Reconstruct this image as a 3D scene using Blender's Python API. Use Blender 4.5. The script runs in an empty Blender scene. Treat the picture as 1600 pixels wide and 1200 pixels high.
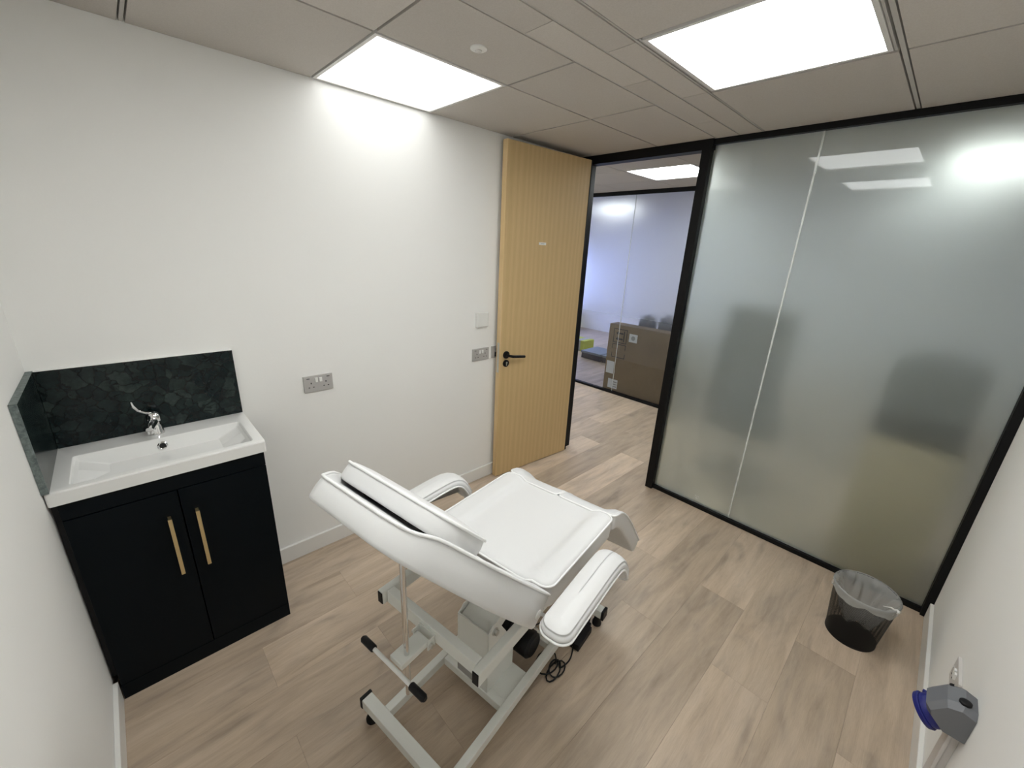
import bpy, bmesh, math, random
from mathutils import Vector, Matrix
random.seed(7)
scene = bpy.context.scene
COL = scene.collection
# ------------------------------------------------------------------ camera
L, D, H = 3.035, 2.512, 2.379        # glass partition at x=L, long wall at y=D, ceiling at z=H
cam_d = bpy.data.cameras.new('camera'); cam = bpy.data.objects.new('camera', cam_d); COL.objects.link(cam)
yaw, pitch, roll, fpx = 0.7981, -0.3214, 0.0469, 637.55
fwd = Vector((math.cos(yaw)*math.cos(pitch), math.sin(yaw)*math.cos(pitch), math.sin(pitch)))
rgt = Vector((math.sin(yaw), -math.cos(yaw), 0)); upv = rgt.cross(fwd)
r2 = rgt*math.cos(roll)+upv*math.sin(roll); u2 = -rgt*math.sin(roll)+upv*math.cos(roll)
m3 = Matrix((r2, u2, -fwd)).transposed()
cam.matrix_world = Matrix.Translation((0.2846, 0.3552, 1.7143)) @ m3.to_4x4()
cam_d.sensor_width = 36; cam_d.sensor_fit = 'HORIZONTAL'; cam_d.lens = fpx/1600*36; cam_d.clip_start = 0.02
scene.camera = cam
# ------------------------------------------------------------------ world, exposure
world = bpy.data.worlds.new('world'); scene.world = world; world.use_nodes = True
bg = world.node_tree.nodes['Background']; bg.inputs[0].default_value = (.75, .85, 1, 1); bg.inputs[1].default_value = .3
scene.view_settings.view_transform = 'Standard'; scene.view_settings.look = 'None'
scene.view_settings.exposure = 0.0; scene.view_settings.gamma = 1; scene.view_settings.use_curve_mapping = False
PANEL, PANEL_WALL = 13.5, 3.4   # radiance of the LED panels over the room and of the one by the long wall
PANEL_CORR = 26.0    # LED panels in corridor
PANEL_END, PANEL_BACK = 14.0, 10.0   # corridor panel beside the glass, panels of the room behind
DAY = 6.5           # daylit window of the room behind

# ------------------------------------------------------------------ materials
def mat(name, col=(.8,.8,.8), rough=.5, metal=0, **kw):
    m = bpy.data.materials.new(name); m.use_nodes = True
    b = m.node_tree.nodes['Principled BSDF']
    b.inputs['Base Color'].default_value = (*col, 1); b.inputs['Roughness'].default_value = rough; b.inputs['Metallic'].default_value = metal
    for k, v in kw.items():
        b.inputs[k.replace('_', ' ')].default_value = v
    return m
def nd(m, t, **kw):
    n = m.node_tree.nodes.new(t)
    for k, v in kw.items(): setattr(n, k, v)
    return n
def lk(m, a, b): m.node_tree.links.new(a, b)
def bsdf(m): return m.node_tree.nodes['Principled BSDF']
def coords(m, scale=(1,1,1), kind='Object', loc=(0,0,0), rot=(0,0,0)):
    tc = nd(m, 'ShaderNodeTexCoord'); mp = nd(m, 'ShaderNodeMapping')
    mp.inputs['Scale'].default_value = scale; mp.inputs['Location'].default_value = loc; mp.inputs['Rotation'].default_value = rot
    lk(m, tc.outputs[kind], mp.inputs['Vector']); return mp.outputs['Vector']
def world_coords(m, scale=(1,1,1)):
    g = nd(m, 'ShaderNodeNewGeometry'); mp = nd(m, 'ShaderNodeMapping'); mp.inputs['Scale'].default_value = scale
    lk(m, g.outputs['Position'], mp.inputs['Vector']); return mp.outputs['Vector']
def noise(m, vec, scale=5, detail=4, rough=.5, dist=0):
    n = nd(m, 'ShaderNodeTexNoise'); n.inputs['Scale'].default_value = scale; n.inputs['Detail'].default_value = detail
    n.inputs['Roughness'].default_value = rough; n.inputs['Distortion'].default_value = dist; lk(m, vec, n.inputs['Vector']); return n
def ramp(m, fac, stops):
    r = nd(m, 'ShaderNodeValToRGB'); e = r.color_ramp.elements
    while len(e) > 1: e.remove(e[-1])
    e[0].position = stops[0][0]; e[0].color = (*stops[0][1], 1)
    for p, c in stops[1:]:
        x = e.new(p); x.color = (*c, 1)
    lk(m, fac, r.inputs['Fac']); return r.outputs['Color']
def bump(m, h, strength=.2, dist=.002):
    b = nd(m, 'ShaderNodeBump'); b.inputs['Strength'].default_value = strength; b.inputs['Distance'].default_value = dist
    lk(m, h, b.inputs['Height']); lk(m, b.outputs['Normal'], bsdf(m).inputs['Normal'])
def mixc(m, fac, a, b, mode='MIX'):
    n = nd(m, 'ShaderNodeMix', data_type='RGBA', blend_type=mode)
    for sock, v in ((0, fac), (6, a), (7, b)):
        if hasattr(v, 'is_linked'): lk(m, v, n.inputs[sock])
        elif isinstance(v, (int, float)): n.inputs[sock].default_value = v
        else: n.inputs[sock].default_value = (*v, 1)
    return n.outputs[2]
def emis(name, col, s):
    m = bpy.data.materials.new(name); m.use_nodes = True; nt = m.node_tree; nt.nodes.clear()
    e = nt.nodes.new('ShaderNodeEmission'); e.inputs[0].default_value = (*col, 1); e.inputs[1].default_value = s
    o = nt.nodes.new('ShaderNodeOutputMaterial'); nt.links.new(e.outputs[0], o.inputs[0]); return m

M = {}
# painted plaster
m = M['wall'] = mat('wall_paint', (.875,.87,.845), .75)
n = noise(m, world_coords(m), 140, 3, .6); bump(m, n.outputs['Fac'], .12, .0015)
m = M['skirt'] = mat('gloss_white_paint', (.80,.79,.76), .35)
m = M['tile'] = mat('ceiling_tile', (.64,.60,.555), .85)
oi = nd(m, 'ShaderNodeObjectInfo')
v = nd(m, 'ShaderNodeMapRange'); v.inputs['To Min'].default_value = .93; v.inputs['To Max'].default_value = 1.05; lk(m, oi.outputs['Random'], v.inputs['Value'])
nz = noise(m, world_coords(m), 260, 2, .7)
c = ramp(m, nz.outputs['Fac'], [(.3, (.53,.492,.45)), (.7, (.59,.552,.51))])
hs = nd(m, 'ShaderNodeHueSaturation'); lk(m, v.outputs[0], hs.inputs['Value']); lk(m, c, hs.inputs['Color']); lk(m, hs.outputs[0], bsdf(m).inputs['Base Color'])
bump(m, nz.outputs['Fac'], .15, .001)
M['void'] = mat('ceiling_void', (.16,.15,.14), .9)
M['tee'] = mat('ceiling_tee_bar', (.50,.48,.45), .5)
M['panel'] = emis('led_panel', (.985, 1, .985), PANEL)
M['panel_wall'] = emis('led_panel_by_wall', (.985, 1, .985), PANEL_WALL)
M['panel_corr'] = emis('led_panel_corridor', (.96, 1, .985), PANEL_CORR)
M['sky'] = emis('daylight_pane', (.36,.46,1), DAY)
M['panel_south'] = emis('led_panel_corridor_end', (.96, 1, .985), PANEL_END)
M['panel_back'] = emis('led_panel_back_room', (.96, 1, .985), PANEL_BACK)
M['panelframe'] = mat('led_panel_frame', (.72,.70,.67), .4)
# wood planks
m = M['plank'] = mat('laminate_plank', (.4,.3,.2), .42)
oi = nd(m, 'ShaderNodeObjectInfo'); g = nd(m, 'ShaderNodeNewGeometry')
mul = nd(m, 'ShaderNodeVectorMath', operation='MULTIPLY_ADD'); comb = nd(m, 'ShaderNodeCombineXYZ')
lk(m, oi.outputs['Random'], comb.inputs[0]); lk(m, oi.outputs['Random'], comb.inputs[1])
lk(m, comb.outputs[0], mul.inputs[0]); mul.inputs[1].default_value = (17, 31, 0); lk(m, g.outputs['Position'], mul.inputs[2])
mp = nd(m, 'ShaderNodeMapping'); mp.inputs['Scale'].default_value = (1.0, 9, 1); lk(m, mul.outputs[0], mp.inputs['Vector'])
n1 = noise(m, mp.outputs[0], 2.2, 6, .62, .6)
mp2 = nd(m, 'ShaderNodeMapping'); mp2.inputs['Scale'].default_value = (6, 120, 1); lk(m, mul.outputs[0], mp2.inputs['Vector'])
n2 = noise(m, mp2.outputs[0], 3, 4, .7)
mp3 = nd(m, 'ShaderNodeMapping'); mp3.inputs['Scale'].default_value = (2.0, 5.5, 1); lk(m, mul.outputs[0], mp3.inputs['Vector'])
n3 = noise(m, mp3.outputs[0], 1.6, 3, .5, .8)
c1 = ramp(m, n1.outputs['Fac'], [(.22, (.34,.262,.190)), (.42, (.470,.368,.274)), (.62, (.555,.442,.336)), (.85, (.62,.505,.395))])
c2 = ramp(m, n2.outputs['Fac'], [(.25, (.84,.83,.82)), (.5, (1,1,1)), (.8, (1.07,1.06,1.05))])
c3 = ramp(m, n3.outputs['Fac'], [(.24, (.68,.69,.71)), (.42, (.93,.935,.945)), (.6, (1.03,1.03,1.02))])
x = mixc(m, .8, c1, c2, 'MULTIPLY'); x = mixc(m, .85, x, c3, 'MULTIPLY')
at = nd(m, 'ShaderNodeAttribute', attribute_type='OBJECT', attribute_name='tone')
tn = nd(m, 'ShaderNodeCombineXYZ')
for i in range(3): lk(m, at.outputs['Fac'], tn.inputs[i])
x = mixc(m, 1, x, tn.outputs[0], 'MULTIPLY'); lk(m, x, bsdf(m).inputs['Base Color'])
bump(m, n2.outputs['Fac'], .12, .0008)
M['subfloor'] = mat('subfloor', (.10,.075,.055), .8)
# oak veneer
def oak(name, horiz, c0, c1_, c2_):
    m = mat(name, (.5,.35,.2), .45)
    vec = coords(m, (9, 9, .55))
    a = noise(m, vec, 1.6, 5, .55, 1.3); w = nd(m, 'ShaderNodeTexWave', wave_type='BANDS', bands_direction='X')
    w.inputs['Scale'].default_value = .75; w.inputs['Distortion'].default_value = 16; w.inputs['Detail'].default_value = 4; w.inputs['Detail Scale'].default_value = .35
    lk(m, vec, w.inputs['Vector'])
    f = noise(m, coords(m, (160, 160, 5)), 2, 3, .6)
    base = ramp(m, w.outputs['Fac'], [(0, c0), (.5, c1_), (1, c2_)])
    fine = ramp(m, f.outputs['Fac'], [(.3, (.91,.90,.88)), (.6, (1,1,1))])
    lk(m, mixc(m, .8, base, fine, 'MULTIPLY'), bsdf(m).inputs['Base Color']); bump(m, f.outputs['Fac'], .1, .0006); return m
M['oak'] = oak('oak_veneer', 0, (.585,.415,.203), (.605,.432,.214), (.63,.452,.228))
M['oak_edge'] = oak('oak_lipping', 0, (.62,.43,.20), (.70,.50,.25), (.78,.58,.33))
M['black'] = mat('black_powder_coat', (.0025,.0025,.003), .5, Specular_IOR_Level=.22)
M['seal'] = mat('black_rubber_seal', (.004,.004,.004), .7)
# frosted glass with glossy room side
def frosted(name, rough, tint, grad=None, scat=.2):
    m = mat(name, tint, rough, 0, IOR=1.3)
    b = bsdf(m); b.inputs['Transmission Weight'].default_value = 1
    b.inputs['Coat Weight'].default_value = 1; b.inputs['Coat Roughness'].default_value = .0; b.inputs['Coat IOR'].default_value = 1.42
    if grad:
        g = nd(m, 'ShaderNodeNewGeometry'); s = nd(m, 'ShaderNodeSeparateXYZ'); lk(m, g.outputs['Position'], s.inputs[0])
        r = nd(m, 'ShaderNodeMapRange'); r.interpolation_type = 'SMOOTHSTEP'
        r.inputs['From Min'].default_value = grad[0]; r.inputs['From Max'].default_value = grad[1]
        r.inputs['To Min'].default_value = grad[2]; r.inputs['To Max'].default_value = rough
        lk(m, s.outputs[2], r.inputs['Value']); lk(m, r.outputs[0], b.inputs['Roughness'])
    # etched film: part of the light is scattered fully
    nt = m.node_tree; out = nt.nodes['Material Output']
    tr = nd(m, 'ShaderNodeBsdfTranslucent'); tr.inputs[0].default_value = (*tint, 1)
    mx = nd(m, 'ShaderNodeMixShader'); mx.inputs[0].default_value = scat
    if grad:
        r2_ = nd(m, 'ShaderNodeMapRange'); r2_.interpolation_type = 'SMOOTHSTEP'
        for k_, v_ in (('From Min', grad[0]), ('From Max', grad[1]), ('To Min', 0), ('To Max', scat)): r2_.inputs[k_].default_value = v_
        lk(m, s.outputs[2], r2_.inputs['Value']); lk(m, r2_.outputs[0], mx.inputs[0])
    lk(m, b.outputs[0], mx.inputs[1]); lk(m, tr.outputs[0], mx.inputs[2]); lk(m, mx.outputs[0], out.inputs[0])
    return m
M['frost'] = frosted('frosted_glass', .46, (.87,.92,.87))
M['frost_fade'] = frosted('frosted_fading_glass', .36, (.86,.89,.92), (.82, 1.08, .02))
bsdf(M['frost_fade']).inputs['Coat Weight'].default_value = .45
M['joint'] = mat('clear_glass_joint', (.85,.88,.86), .2, 0, Transmission_Weight=.35)
M['etch'] = mat('etched_mark', (.85,.87,.85), .6)
# upholstery
m = M['vinyl'] = mat('white_vinyl', (.71,.71,.705), .42)
n = noise(m, world_coords(m), 420, 2, .5); bump(m, n.outputs['Fac'], .1, .0006)
M['piping'] = mat('white_piping', (.86,.86,.85), .35)
M['frame'] = mat('light_grey_powder_coat', (.74,.75,.71), .38)
M['label'] = mat('grey_label', (.36,.36,.34), .4)
M['chrome'] = mat('chrome', (.78,.78,.78), .08, 1)
M['steel'] = mat('zinc_bolt', (.62,.62,.60), .28, 1)
M['rubber'] = mat('black_plastic', (.004,.004,.005), .5, Specular_IOR_Level=.3)
# vanity
M['cab'] = mat('dark_navy_lacquer', (.0012,.0032,.0050), .45)
M['cab'].node_tree.nodes['Principled BSDF'].inputs['Specular IOR Level'].default_value = .13
M['cab_gap'] = mat('cabinet_dark_side', (.003,.004,.005), .6)
M['brass'] = mat('brushed_brass', (.74,.60,.33), .42, 1)
M['ceramic'] = mat('white_ceramic', (.83,.83,.81), .08)
m = M['marble'] = mat('dark_green_marble', (.01,.02,.02), .22)
vec = coords(m, (1,1,1), 'Object')
nA = noise(m, vec, 7, 5, .6); add = nd(m, 'ShaderNodeVectorMath', operation='MULTIPLY_ADD'); add.inputs[1].default_value = (.13,.13,.13)
lk(m, nA.outputs['Color'], add.inputs[0]); lk(m, vec, add.inputs[2])
vo = nd(m, 'ShaderNodeTexVoronoi', feature='DISTANCE_TO_EDGE'); vo.inputs['Scale'].default_value = 23; lk(m, add.outputs[0], vo.inputs['Vector'])
vc = nd(m, 'ShaderNodeTexVoronoi', feature='F1'); vc.inputs['Scale'].default_value = 23; lk(m, add.outputs[0], vc.inputs['Vector'])
nB = noise(m, vec, 6, 3, .6); nC = noise(m, vec, 45, 5, .7)
cell = nd(m, 'ShaderNodeSeparateColor'); lk(m, vc.outputs['Color'], cell.inputs[0])
cv = nd(m, 'ShaderNodeMath', operation='POWER'); cv.inputs[1].default_value = 1.6; lk(m, cell.outputs[0], cv.inputs[0])
mk_ = nd(m, 'ShaderNodeMapRange'); mk_.inputs['From Min'].default_value = .36; mk_.inputs['From Max'].default_value = .62; mk_.inputs['To Min'].default_value = .12; lk(m, nB.outputs['Fac'], mk_.inputs['Value'])
fm = nd(m, 'ShaderNodeMath', operation='MULTIPLY'); lk(m, cv.outputs[0], fm.inputs[0]); lk(m, mk_.outputs[0], fm.inputs[1])
patch = mixc(m, fm.outputs[0], (.0035,.0095,.0105), (.036,.052,.047))
patch = mixc(m, .75, patch, ramp(m, nC.outputs['Fac'], [(.3, (.45,.5,.5)), (.5, (1,1,1)), (.72, (1.9,1.8,1.7))]), 'MULTIPLY')
vein = ramp(m, vo.outputs['Distance'], [(0, (.06,.08,.09)), (.02, (.22,.27,.28)), (.07, (1,1,1))])
lk(m, mixc(m, .92, patch, vein, 'MULTIPLY'), bsdf(m).inputs['Base Color'])
bsdf(m).inputs['Specular IOR Level'].default_value = .3
M['marble_edge'] = mat('cut_marble_edge', (.12,.15,.15), .5)
nE = noise(M['marble_edge'], coords(M['marble_edge']), 60, 4, .7)
lk(M['marble_edge'], ramp(M['marble_edge'], nE.outputs['Fac'], [(.35, (.07,.09,.09)), (.7, (.22,.26,.25))]), bsdf(M['marble_edge']).inputs['Base Color'])
# sundries
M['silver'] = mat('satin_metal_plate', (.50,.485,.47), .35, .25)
M['trunk'] = mat('trunking_plastic', (.60,.575,.555), .4)
M['whitep'] = mat('white_plastic', (.80,.80,.77), .35)
M['hole'] = mat('socket_hole', (.01,.01,.01), .8)
M['greyp'] = mat('grey_plastic', (.16,.165,.18), .5)
M['bluep'] = mat('blue_plastic', (.006,.010,.16), .4)
m = M['card'] = mat('cardboard', (.30,.205,.115), .85)
n = noise(m, coords(m, (3, 60, 3)), 4, 3, .6)
lk(m, ramp(m, n.outputs['Fac'], [(.3, (.20,.138,.072)), (.7, (.25,.175,.095))]), bsdf(m).inputs['Base Color'])
m = M['card_light'] = mat('pale_cardboard', (.46,.35,.23), .85)
n = noise(m, coords(m, (3, 60, 3)), 4, 3, .6)
lk(m, ramp(m, n.outputs['Fac'], [(.3, (.56,.45,.32)), (.7, (.64,.52,.38))]), bsdf(m).inputs['Base Color'])
M['print'] = mat('black_print', (.012,.010,.008), .8); M['redprint'] = mat('red_print', (.20,.03,.02), .8)
M['paper'] = mat('paper_label', (.75,.75,.73), .7)
M['yellow'] = mat('yellow_green_carton', (.50,.55,.05), .7); M['navyp'] = mat('navy_plastic', (.01,.014,.05), .5); M['greyblue'] = mat('grey_blue_lid', (.16,.20,.26), .5)
M['darkfab'] = mat('charcoal_fabric', (.012,.013,.016), .8)
# wire mesh of the bin: fine holes cut by a procedural pattern
m = M['mesh'] = mat('black_wire_mesh', (.006,.006,.006), .5, Specular_IOR_Level=.3)
tc = nd(m, 'ShaderNodeTexCoord'); sp = nd(m, 'ShaderNodeSeparateXYZ'); lk(m, tc.outputs['Object'], sp.inputs[0])
an = nd(m, 'ShaderNodeMath', operation='ARCTAN2'); lk(m, sp.outputs[1], an.inputs[0]); lk(m, sp.outputs[0], an.inputs[1])
def wv(src, k):
    a = nd(m, 'ShaderNodeMath', operation='MULTIPLY'); a.inputs[1].default_value = k; lk(m, src, a.inputs[0])
    b = nd(m, 'ShaderNodeMath', operation='SINE'); lk(m, a.outputs[0], b.inputs[0])
    c = nd(m, 'ShaderNodeMath', operation='GREATER_THAN'); c.inputs[1].default_value = .25; lk(m, b.outputs[0], c.inputs[0]); return c.outputs[0]
mx = nd(m, 'ShaderNodeMath', operation='MAXIMUM'); lk(m, wv(an.outputs[0], 230), mx.inputs[0]); lk(m, wv(sp.outputs[2], 2200), mx.inputs[1])
lk(m, mx.outputs[0], bsdf(m).inputs['Alpha'])
m = M['liner'] = mat('clear_bin_liner', (.80,.80,.78), .25)
b = bsdf(m); b.inputs['Alpha'].default_value = .34

# ------------------------------------------------------------------ mesh helpers
X, Y, Z = Vector((1,0,0)), Vector((0,1,0)), Vector((0,0,1))
def V3(*a): return Vector(a)
def BM(): return bmesh.new()
def obox(bm, c, ax, hs, bev=0):
    c = Vector(c); vs = []
    for i in (-1, 1):
        for j in (-1, 1):
            for k in (-1, 1):
                vs.append(bm.verts.new(c + ax[0]*hs[0]*i + ax[1]*hs[1]*j + ax[2]*hs[2]*k))
    fs = [(0,1,3,2),(4,6,7,5),(0,4,5,1),(2,3,7,6),(0,2,6,4),(1,5,7,3)]
    faces = [bm.faces.new([vs[i] for i in f]) for f in fs]
    if bev:
        es = list({e for f in faces for e in f.edges})
        bmesh.ops.bevel(bm, geom=es, offset=bev, segments=2, profile=.6, affect='EDGES')
    return bm
def box(bm, x0, x1, y0, y1, z0, z1, bev=0):
    return obox(bm, ((x0+x1)/2, (y0+y1)/2, (z0+z1)/2), (X, Y, Z), (abs(x1-x0)/2, abs(y1-y0)/2, abs(z1-z0)/2), bev)
def bar(bm, p, q, w, h, up=Z, bev=.003):
    p, q = Vector(p), Vector(q); d = (q-p).normalized(); s = d.cross(up).normalized(); n = s.cross(d)
    return obox(bm, (p+q)/2, (d, s, n), ((q-p).length/2, w/2, h/2), bev)
def tube(bm, pts, r, seg=10, closed=False, cap=True):
    pts = [Vector(p) for p in pts]; n = len(pts); rs = r if isinstance(r, (list, tuple)) else [r]*n
    rings = []; prev = None
    for i, p in enumerate(pts):
        if closed: t = pts[(i+1) % n]-pts[i-1]
        else: t = pts[min(i+1, n-1)]-pts[max(i-1, 0)]
        t.normalize()
        if prev is None:
            a = Z if abs(t.z) < .9 else X
            prev = (a - t*a.dot(t)).normalized()
        else:
            prev = (prev - t*prev.dot(t)).normalized()
        b = t.cross(prev)
        rings.append([bm.verts.new(p + (prev*math.cos(2*math.pi*k/seg)+b*math.sin(2*math.pi*k/seg))*rs[i]) for k in range(seg)])
    for i in range(n if closed else n-1):
        A, B = rings[i], rings[(i+1) % n]
        sh = 0
        if closed and i == n-1:
            sh = min(range(seg), key=lambda s: (A[0].co-B[s].co).length)
        for k in range(seg):
            bm.faces.new((A[k], A[(k+1) % seg], B[(k+1+sh) % seg], B[(k+sh) % seg]))
    if cap and not closed:
        bm.faces.new(list(reversed(rings[0]))); bm.faces.new(rings[-1])
    return bm
def cyl(bm, p, q, r, seg=16): return tube(bm, [p, q], r, seg)
def lathe(bm, c, prof, seg=32, axis=Z, cap0=False, cap1=False):
    c = Vector(c); a = axis.normalized(); s = (X if abs(a.x) < .9 else Y); s = (s-a*s.dot(a)).normalized(); t = a.cross(s)
    R = [[bm.verts.new(c+a*z+(s*math.cos(2*math.pi*k/seg)+t*math.sin(2*math.pi*k/seg))*r) for k in range(seg)] for r, z in prof]
    for A, B in zip(R, R[1:]):
        for k in range(seg): bm.faces.new((A[k], A[(k+1) % seg], B[(k+1) % seg], B[k]))
    if cap0: bm.faces.new(list(reversed(R[0])))
    if cap1: bm.faces.new(R[-1])
    return bm
def prism(bm, pts, off):
    A = [bm.verts.new(Vector(p)) for p in pts]; B = [bm.verts.new(Vector(p)+Vector(off)) for p in pts]
    n = len(A); bm.faces.new(list(reversed(A))); bm.faces.new(B)
    for i in range(n): bm.faces.new((A[i], A[(i+1) % n], B[(i+1) % n], B[i]))
    return bm
def rrect(hu, hv, r, nc=6, ns=8):
    pts = []
    r = max(min(r, hu*.999, hv*.999), 1e-4)
    for cu, cv, a0 in ((hu-r, hv-r, 0), (-(hu-r), hv-r, 90), (-(hu-r), -(hv-r), 180), (hu-r, -(hv-r), 270)):
        for k in range(nc+1):
            a = math.radians(a0+90*k/nc); pts.append((cu+r*math.cos(a), cv+r*math.sin(a)))
        e = pts[-1]
        nxt = {0: (-(hu-r), hv), 90: (-hu, -(hv-r)), 180: (hu-r, -hv), 270: (hu, hv-r)}[a0]
        for k in range(1, ns): pts.append((e[0]+(nxt[0]-e[0])*k/ns, e[1]+(nxt[1]-e[1])*k/ns))
    return pts
def loft(bm, rings, cap0=True, cap1=True):
    R = [[bm.verts.new(Vector(p)) for p in ring] for ring in rings]; n = len(R[0])
    for A, B in zip(R, R[1:]):
        for k in range(n): bm.faces.new((A[k], A[(k+1) % n], B[(k+1) % n], B[k]))
    if cap0: bm.faces.new(list(reversed(R[0])))
    if cap1: bm.faces.new(R[-1])
    return bm
def cushion(bm, mp, hu, hv, r, th, crown=.01, crownb=.006, edge=.012, extra=None, nc=6, ns=10, outl=None):
    """padded slab; mp(u, v, n) maps the pad's own coordinates to the room"""
    mm = min(hu, hv); ex = extra or (lambda u, v: 0)
    prof = [(mm*.97, -crownb, 0), (mm*.6, -crownb*.85, 0), (mm*.25, -crownb*.45, 0), (edge, 0, 0), (edge*.3, edge*.3, 0), (0, edge, 0), (-.002, th*.5, .3),
            (0, th-edge, 1), (edge*.3, th-edge*.3, 1), (edge, th, 1), (mm*.10, th+crown*.27, 1), (mm*.15, th+crown*.36, 1), (mm*.2, th+crown*.45, 1), (mm*.25, th+crown*.52, 1), (mm*.3, th+crown*.6, 1), (mm*.34, th+crown*.65, 1), (mm*.38, th+crown*.7, 1), (mm*.44, th+crown*.77, 1), (mm*.6, th+crown*.9, 1), (mm*.97, th+crown, 1)]
    rings = []
    for d, n, e in prof:
        rings.append([mp(u, v, n+e*ex(u, v)) for u, v in (outl(d) if outl else rrect(hu-d, hv-d, max(r-d, .003), nc, ns))])
    return loft(bm, rings)
def pipe_loop(bm, mp, hu, hv, r, n, rad=.0042, extra=None, nc=6, ns=10, outl=None):
    ex = extra or (lambda u, v: 0)
    return tube(bm, [mp(u, v, n+ex(u, v)) for u, v in (outl(-.001) if outl else rrect(hu+.001, hv+.001, r, nc, ns))], rad, 6, closed=True)

MATW = {}
def place(o, parent, mw):
    o.parent = parent
    pm = MATW[parent.name] if parent else Matrix.Identity(4)
    o.matrix_basis = pm.inverted() @ mw; MATW[o.name] = mw
def obj(name, bm, material, parent=None, smooth=False, kind=None, label=None, cat=None, group=None, origin=None):
    bmesh.ops.recalc_face_normals(bm, faces=bm.faces)
    me = bpy.data.meshes.new(name); bm.to_mesh(me); bm.free()
    if origin is None:
        xs = [v.co for v in me.vertices]
        lo = [min(c[i] for c in xs) for i in range(3)]; hi = [max(c[i] for c in xs) for i in range(3)]
        origin = Vector(((lo[0]+hi[0])/2, (lo[1]+hi[1])/2, lo[2]))
    mw = Matrix.Translation(origin); me.transform(mw.inverted())
    me.materials.append(M[material] if isinstance(material, str) else material)
    if smooth:
        for p in me.polygons: p.use_smooth = True
        if smooth != True: me.set_sharp_from_angle(angle=math.radians(smooth))
    o = bpy.data.objects.new(name, me); COL.objects.link(o); place(o, parent, mw)
    tag(o, label, cat, group, kind); return o
def tag(o, label=None, cat=None, group=None, kind=None):
    if label: o['label'] = label
    if cat: o['category'] = cat
    if group: o['group'] = group
    if kind: o['kind'] = kind
    return o
def thing(name, loc, label, cat, group=None, kind=None, rotz=0):
    o = bpy.data.objects.new(name, None); COL.objects.link(o); o.empty_display_size = .05
    place(o, None, Matrix.Translation(loc) @ Matrix.Rotation(rotz, 4, 'Z')); tag(o, label, cat, group, kind); return o
def B(*a, **k): return box(BM(), *a, **k)

# ================================================================== STRUCTURE
XF, XR = 4.68, 8.2       # second partition, far wall of the room behind
Y0, Y1 = -2.2, 6.2
# floor: planks laid along x
floor = obj('floor', B(-.1, XR, Y0, Y1, -.06, -.008), 'subfloor', kind='structure')
tones = {}
def plank(x0, x1, y0, y1, tone):
    g = .00022
    o = obj('plank', B(x0+g, x1-g, y0+g, y1-g, -.008, 0, bev=.0003), 'plank', floor); o['tone'] = tone; return o
pitch_y, ys0 = .2278, .2045
TONE = {(0,2):1.06,(0,1):.90,(-1,1):1.10,(-1,2):1.06,(1,1):1.02,(1,2):1.0,(2,1):.88,(2,2):1.08,(3,1):.92,(3,2):.92,(4,2):1.12,(4,1):.95,(5,2):.90,(5,1):.98,(6,2):.84,(6,1):.92,(7,2):1.20,(7,1):1.10,(7,0):.98,(8,2):.82,(8,1):1.04,(8,0):.98,(9,2):1.10,(9,1):1.03,(9,3):.80,(8,3):.86,(7,3):.92,(6,3):.86}
k0 = math.floor((Y0-ys0)/pitch_y)
for k in range(k0, 27):
    ya, yb = max(ys0+k*pitch_y, Y0), min(ys0+(k+1)*pitch_y, Y1)
    if yb-ya < .01: continue
    offs = .885 if k % 2 == 0 else .46
    j = 0; xa = -.1
    for j in range(0, 8):
        xb = offs+1.44*j
        if k % 2: xb = offs+1.44*j
        e = min(xb, XR)
        if e-xa > .01:
            plank(xa, e, ya, yb, TONE.get((k, j), random.uniform(.86, 1.08)))
        xa = max(xa, e)
        if xb >= XR: break
# walls
WT = .12
def struct(name, bm, m='wall'): return obj(name, bm, m, kind='structure')
struct('wall_back', B(-WT, L+.045, D, D+WT, -.06, H+.1))
struct('wall_left', B(-WT, 0, -WT, D, -.06, H+.1))
struct('wall_right', B(0, L+.045, -WT, 0, -.06, H+.1))
struct('wall_corridor_north', B(L-.05, L+.045, D+WT, Y1, -.06, H+.1))
struct('wall_corridor_south', B(L-.05, L+.045, Y0, -WT, -.06, H+.1))
struct('wall_far', B(XR, XR+WT, Y0, Y1, -.06, H+.1))
struct('wall_south', B(L-.05, XR+WT, Y0-WT, Y0, -.06, H+.1))
bmw = BM()
for q in ((L-.05, 6.0, -.06, H+.1), (7.9, XR+WT, -.06, H+.1), (6.0, 7.9, -.06, .55), (6.0, 7.9, 1.75, H+.1)):
    box(bmw, q[0], q[1], Y1, Y1+WT, q[2], q[3])
struct('wall_north', bmw)
w1 = struct('window_1', B(6.0, 7.9, Y1+.02, Y1+.05, .55, 1.75), 'sky')
for a in ((6.0, 6.05, .55, 1.75), (7.85, 7.9, .55, 1.75), (6.05, 7.85, .55, .6), (6.05, 7.85, 1.70, 1.75), (6.93, 6.97, .6, 1.70)):
    obj('window_frame', B(a[0], a[1], Y1-.02, Y1+.03, a[2], a[3]), 'whitep', w1)
# baseboards
def skirt(name, bm): return obj(name, bm, 'skirt', kind='structure')
skirt('baseboard_back', B(.607, L-.03, D-.015, D, 0, .095, bev=.003))
skirt('baseboard_left', B(0, .015, 0.015, 2.135, 0, .095, bev=.003))
skirt('baseboard_right', B(0, L-.035, 0, .015, 0, .095, bev=.003))
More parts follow.
